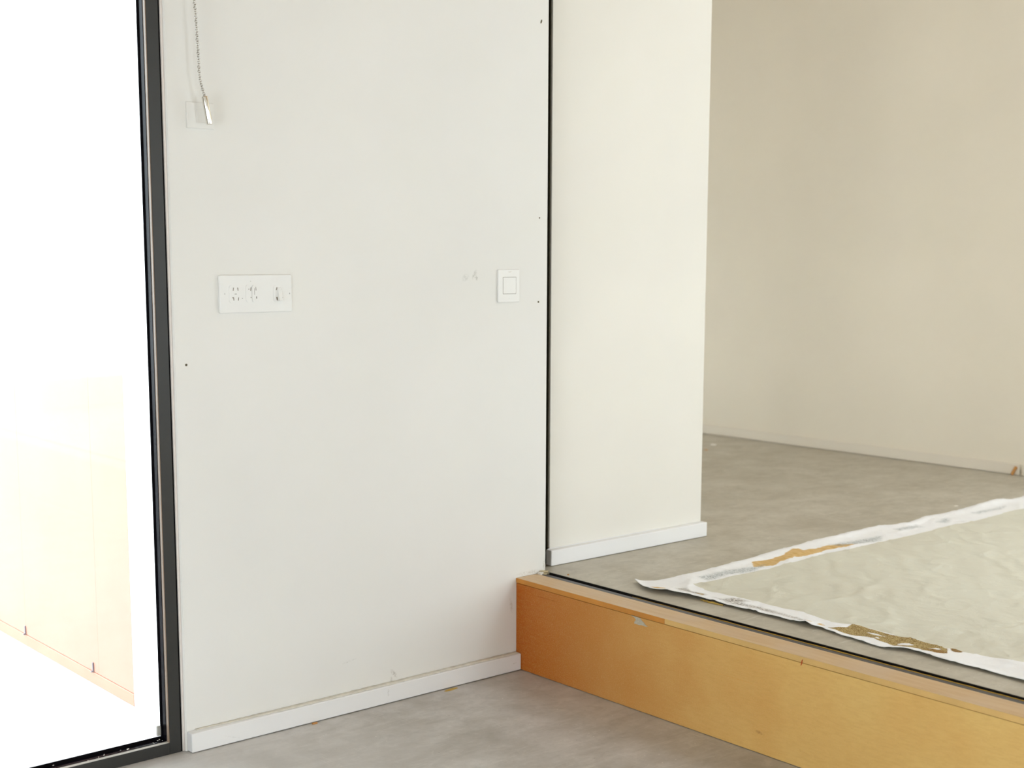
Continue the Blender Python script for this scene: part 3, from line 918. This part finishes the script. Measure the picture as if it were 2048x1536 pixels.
def canvas_sheet():
    ux = np.unique(np.concatenate([np.arange(0, 0.16, 0.004), np.arange(0.16, 2.72, 0.0085)]))
    vy = np.unique(np.concatenate([np.arange(0, 0.20, 0.004), np.arange(0.20, 2.70, 0.0085)]))
    # edge wobble of the two visible sides (world metres)
    bx = [0.25, 0.305, 0.436, 0.58, 0.734, 0.99, 1.236, 1.42, 1.61, 1.746, 1.934, 2.10, 2.30, 2.47, 2.50, 2.54, 2.66, 3.0]
    by = [-0.296, -0.331, -0.341, -0.330, -0.322, -0.288, -0.278, -0.272, -0.268, -0.307, -0.272, -0.284, -0.272, -0.256, -0.276, -0.299, -0.288, -0.285]
    fy = [-0.27, -0.379, -0.435, -0.511, -0.575, -0.641, -0.773, -0.954, -1.0, -1.02, -1.045, -1.096, -1.18, -1.256, -1.285, -1.305, -1.356, -1.438, -1.505, -1.643, -1.9, -2.4, -3.1]
    fx = [0.262, 0.202, 0.197, 0.224, 0.236, 0.241, 0.245, 0.247, 0.241, 0.256, 0.247, 0.238, 0.228, 0.222, 0.243, 0.252, 0.252, 0.241, 0.247, 0.240, 0.244, 0.24, 0.24]
    fy, fx = np.array(fy)[::-1], np.array(fx)[::-1]
    U, V = np.meshgrid(ux, vy, indexing='ij')
    Y0 = np.interp(0.25 + U, bx, by)
    Y = Y0 - V
    X0 = np.interp(Y, fy, fx)
    X = X0 + U
    Y = np.interp(X, bx, by) - V
    Z = np.full(X.shape, H + 0.0018)
    # soft wrinkles and folds
    wr = 0.0016 * vnoise(X * 1.0 + Y * 0.4, Y * 0.9, 7, 1) + 0.0010 * vnoise(X, Y, 18, 2) + 0.0005 * vnoise(X, Y, 45, 3)
    a = 1 - np.abs(vnoise(X * 0.8 + Y * 0.7, Y * 0.8 - X * 0.5, 4.2, 4))
    b_ = 1 - np.abs(vnoise(X * 0.6 - Y * 1.0, X * 0.9 + Y * 0.4, 5.5, 6))
    c_ = 1 - np.abs(vnoise(X * 0.9 + Y * 0.5, Y * 1.2 - X * 0.2, 9.0, 12))
    d_ = 1 - np.abs(vnoise(X * 0.5 - Y * 0.8, X * 1.0 + Y * 0.7, 11.0, 15))
    wr = wr + 0.0034 * a ** 12 + 0.0028 * b_ ** 12 + 0.0022 * c_ ** 16 + 0.0018 * d_ ** 16
    Z = Z + 0.0018 + wr
    # lifted hems along both visible sides, a raised rolled back hem, a curled corner
    hem_f = np.exp(-(U / 0.020) ** 2)
    hem_b = np.exp(-((V - 0.022) / 0.020) ** 2)
    Z += hem_f * (0.0030 + 0.0024 * vnoise(X * 0, Y, 9, 8))
    Z += hem_b * (0.0045 + 0.0030 * vnoise(X, Y * 0, 7, 9)) * np.clip((X - 0.4) / 0.4, 0.2, 1)
    Z += 0.0080 * np.exp(-((Y + 0.47) / 0.09) ** 2) * np.exp(-(U / 0.045) ** 2)
    Z += 0.0055 * np.exp(-((Y + 0.98) / 0.030) ** 2) * np.exp(-(U / 0.035) ** 2)
    Z += 0.0050 * np.exp(-((Y + 1.29) / 0.030) ** 2) * np.exp(-(U / 0.030) ** 2)
    Z += 0.012 * np.exp(-((X - 2.40) / 0.16) ** 2) * np.exp(-((V - 0.03) / 0.028) ** 2)
    Z += 0.006 * np.exp(-((X - 1.28) / 0.14) ** 2) * np.exp(-((V - 0.03) / 0.028) ** 2)
    Z = np.maximum(Z, H + 0.0016)
    nx, ny = U.shape
    verts = np.stack([X, Y, Z - H], -1).reshape(-1, 3)
    idx = np.arange(nx * ny).reshape(nx, ny)
    q = np.stack([idx[:-1, :-1], idx[:-1, 1:], idx[1:, 1:], idx[1:, :-1]], -1).reshape(-1, 4)
    me = bpy.data.meshes.new('canvas_sheet')
    me.from_pydata(verts.tolist(), [], q.tolist())
    me.update()

    def put(name, arr):
        at = me.attributes.new(name, 'FLOAT', 'POINT')
        at.data.foreach_set('value', arr.astype(np.float32).reshape(-1))
    # painted beige field: distance inside its wobbly border, 1 cm = 0.25
    ix = np.interp(Y, np.array([-3.1, -1.8, -1.565, -1.493, -1.4, -1.289, -1.173, -1.055, -0.999, -0.915, -0.808, -0.701, -0.6, -0.518, -0.444]),
                   np.array([0.37, 0.372, 0.378, 0.362, 0.349, 0.336, 0.358, 0.343, 0.328, 0.344, 0.340, 0.332, 0.334, 0.334, 0.358]))
    iy = np.interp(X, [0.3, 0.358, 0.58, 0.724, 1.022, 1.361, 1.663, 2.0, 2.4, 3.0], [-0.444, -0.446, -0.452, -0.460, -0.441, -0.450, -0.443, -0.447, -0.432, -0.44])
    dist = np.minimum(X - ix, iy - Y)
    put('cream', np.clip(0.5 + dist / 0.04, 0, 1))
    for k, polys in POLY.items():
        d = np.full(X.shape, -9.0)
        for pg in polys:
            d = np.maximum(d, sdf(pg, X, Y))
        put(k, np.clip(0.5 + d / 0.05, 0, 1))
    return me


n = N('canvas_painted')
v = n.coords()
cloth = n.noise(n.coords((1, 1, 1), (0, 0, 0.1)), 420.0, 2)
wrk = n.noise(v, 9.0, 5, 0.62, 1.2)
wv = n.new('ShaderNodeTexWave', wave_type='BANDS', bands_direction='X')
n.put(wv.inputs['Vector'], n.coords((1, 1, 1), (0, 0, 0.75)))
wv.inputs['Scale'].default_value = 3.0
wv.inputs['Distortion'].default_value = 9.0
wv.inputs['Detail'].default_value = 4
wv.inputs['Detail Scale'].default_value = 1.6
white = n.mix(n.ramp(wrk, 0.35, 0.7), lin((247, 248, 250)), lin((252, 253, 254)))
cream = n.mix(n.ramp(n.noise(v, 2.4, 4), 0.35, 0.7), lin((218, 215, 199)), lin((223, 222, 207)))
rag = n.noise(v, 60.0, 4, 0.7)
ragf = n.noise(n.coords((1, 1, 1), (0, 0, 0.3)), 170.0, 4, 0.75)
dry = n.noise(n.coords((1.0, 0.35, 1.0), (0, 0, 0.2)), 95.0, 5, 0.75, 0.8)


def mask(name, hard, ragamt, noise):
    f = n.math('ADD', n.attr(name), n.math('MULTIPLY', n.math('SUBTRACT', noise, 0.5), ragamt))
    return n.ramp(f, 0.5 - hard, 0.5 + hard)


col = n.mix(mask('cream', 0.03, 0.10, rag), white, cream)
och = n.mix(n.ramp(n.noise(n.coords((4, 1, 1), (0, 0, 0.25)), 24.0, 4), 0.4, 0.65), lin((226, 190, 124)), lin((208, 164, 78)))
col = n.mix(n.math('MULTIPLY', mask('ochre', 0.04, 0.30, rag), 0.92), col, och)
blue = n.mix(n.ramp(dry, 0.4, 0.6), lin((190, 198, 196)), lin((104, 118, 120)))
col = n.mix(n.math('MULTIPLY', mask('blue', 0.22, 0.5, dry), n.ramp(ragf, 0.40, 0.60, 0.15, 0.85)), col, blue)
gry = n.mix(n.ramp(ragf, 0.4, 0.6), lin((176, 160, 130)), lin((98, 92, 86)))
col = n.mix(n.math('MULTIPLY', mask('grey', 0.20, 0.45, dry), n.ramp(ragf, 0.36, 0.58, 0.15, 0.9)), col, gry)
bm_ = n.math('MULTIPLY', mask('burlap', 0.03, 0.22, ragf), n.math('SUBTRACT', 1.0, mask('hole', 0.04, 0.2, ragf)))
weave = n.voronoi(n.coords((1.0, 1.6, 1.0), (0, 0, 0.15)), 210.0)
bc = n.mix(n.ramp(weave, 0.1, 0.62), lin((222, 202, 148)), lin((142, 116, 66)))
bc = n.mix(n.ramp(rag, 0.45, 0.62, 0, 0.5), bc, lin((200, 178, 122)))
bc = n.mix(n.math('MULTIPLY', n.spot((0.296, -1.37, 0.004), (0.022, 0.05, 0.1)), 0.6), bc, lin((140, 92, 36)))
bc = n.mix(n.math('MULTIPLY', n.spot((0.345, -1.39, 0.004), (0.022, 0.03, 0.1)), 0.6), bc, lin((120, 76, 34)))
col = n.mix(bm_, col, bc)
hgt = n.math('ADD', n.math('MULTIPLY', wrk, 0.7), n.math('MULTIPLY', wv.outputs['Fac'], 0.35))
nm = n.bump(hgt, 0.55, 0.012)
nm = n.bump(n.math('MULTIPLY', n.math('SUBTRACT', 1.0, weave), bm_), 0.8, 0.002, nm)
nm = n.bump(cloth, 0.10, 0.0006, nm)
M_canvas = n.done(col, 0.78, nm, 0.2)

me = canvas_sheet()
me.materials.append(M_canvas)
me.polygons.foreach_set('use_smooth', [True] * len(me.polygons))
cv = bpy.data.objects.new('canvas_sheet', me)
cv.location = (0, 0, H)
COL.objects.link(cv)
sol = cv.modifiers.new('thickness', 'SOLIDIFY')
sol.thickness = 0.0012
sol.offset = 1.0
tag(cv, 'loose paint-smeared white canvas sheet with a beige centre lying on the raised floor', 'canvas')
# ochre crust of dried paint under the front hem
bm = bmesh.new()
rnd = random.Random(8)
pts = [(0.240 + rnd.uniform(-0.003, 0.003), y, 0.0024 + H) for y in np.arange(-0.585, -0.680, -0.008)]
tube(bm, pts, [0.0012 + 0.0018 * math.sin(math.pi * i / (len(pts) - 1)) + rnd.uniform(0, 0.0006) for i in range(len(pts))], 6)
cv['_base'] = (0.0, 0.0, H)
link('paint_crust', bm, M_tape, cv, smooth=True, label='ochre dried paint under the hem')


# ------------------------------------------------------------------ small debris
def flake(name, c, size, rot, mat, label, cat, seed, group=None, thick=0.0015):
    rnd = random.Random(seed)
    k = 7
    pts = []
    for i in range(k):
        a = 2 * math.pi * i / k
        r = rnd.uniform(0.75, 1.1)
        x, y = size[0] * r * math.cos(a), size[1] * r * math.sin(a)
        pts.append((c[0] + x * math.cos(rot) - y * math.sin(rot), c[1] + x * math.sin(rot) + y * math.cos(rot)))
    bm = bmesh.new()
    lo = [bm.verts.new((x, y, c[2])) for x, y in pts]
    hi = [bm.verts.new((c[0] + (x - c[0]) * 0.85, c[1] + (y - c[1]) * 0.85, c[2] + thick * rnd.uniform(0.8, 1.3))) for x, y in pts]
    bm.faces.new(lo)
    bm.faces.new(hi)
    for i in range(k):
        j = (i + 1) % k
        bm.faces.new((lo[i], lo[j], hi[j], hi[i]))
    o = link(name, bm, mat, base=c)
    return tag(o, label, cat, group)


bm = bmesh.new()
lump(bm, (0.1105, -0.014, H + 0.003), (0.013, 0.014, 0.0075), 21, 3, 0.5)
o = link('mortar_lump', bm, M_mortar, base=(0.1105, -0.014, H))
tag(o, 'crumbly beige mortar lump at the foot of the black slot', 'rubble')
bm = bmesh.new()
lump(bm, (0.0945, 0.0 - 0.0145, H + 0.0022), (0.010, 0.010, 0.0045), 22, 3, 0.5)
o = link('mortar_crumb', bm, M_flake, base=(0.0945, -0.0145, H))
tag(o, 'flat pale mortar crumb on the step top by the wall', 'rubble')

bm = B(-0.8050, -0.7890, -0.0400, -0.0330, 0.0002, 0.0040, 0.0006)
o = link('wood_chip', bm, M_wood, base=(-0.797, -0.0365, 0.0))
tag(o, 'tiny tan wood chip at the foot of the socket wall baseboard', 'wood chip')
bm = bmesh.new()
q = [Vector((3.1985, 0.0340, H + 0.0008)), Vector((3.1990, 0.0330, H + 0.0400))]
box(bm, -0.004, 0.004, -0.0065, 0.0065, 0.0, 0.044, 0.001)
bmesh.ops.rotate(bm, cent=(0, 0, 0), matrix=Matrix.Rotation(0.42, 3, 'X'), verts=bm.verts)
bmesh.ops.rotate(bm, cent=(0, 0, 0), matrix=Matrix.Rotation(0.10, 3, 'Y'), verts=bm.verts)
bmesh.ops.translate(bm, verts=bm.verts, vec=(3.1905, 0.072, H + 0.0025))
o = link('wood_wedge', bm, M_wood, base=(3.1905, 0.072, H))
tag(o, 'orange brown wood wedge leaning on the far baseboard', 'wood chip')
flake('tape_scrap', (-0.302, -0.040, 0.0002), (0.036, 0.011), 0.15, M_tape, 'mustard tape scrap on the floor by the socket wall baseboard', 'tape', 4, thick=0.0006)
flake('clay_flake', (0.157, -0.081, H), (0.0042, 0.0042), 0.0, M_wood, 'tiny orange clay flake on the raised floor by the track', 'flake', 5, thick=0.002)
flake('plaster_flake', (2.876, 1.676, H), (0.030, 0.016), 0.9, M_flake, 'large white plaster flake on the raised floor behind the middle wall', 'flake', 6, thick=0.004)
flake('wood_flake', (2.697, 1.572, H), (0.018, 0.012), 0.9, M_wood, 'tan wood flake beside the large white plaster flake', 'flake', 7, thick=0.002)
flake('plaster_flake', (2.26, -0.205, H), (0.020, 0.010), 0.5, M_flake, 'pale plaster smear flake beyond the canvas back edge, nearer the middle wall', 'flake', 9, thick=0.0006)
flake('plaster_flake', (2.36, -0.252, H), (0.018, 0.009), 0.5, M_flake, 'pale plaster smear flake beyond the canvas back edge, nearer the far wall', 'flake', 10, thick=0.0006)

for o in list(bpy.data.objects):
    if '_base' in o:
        del o['_base']
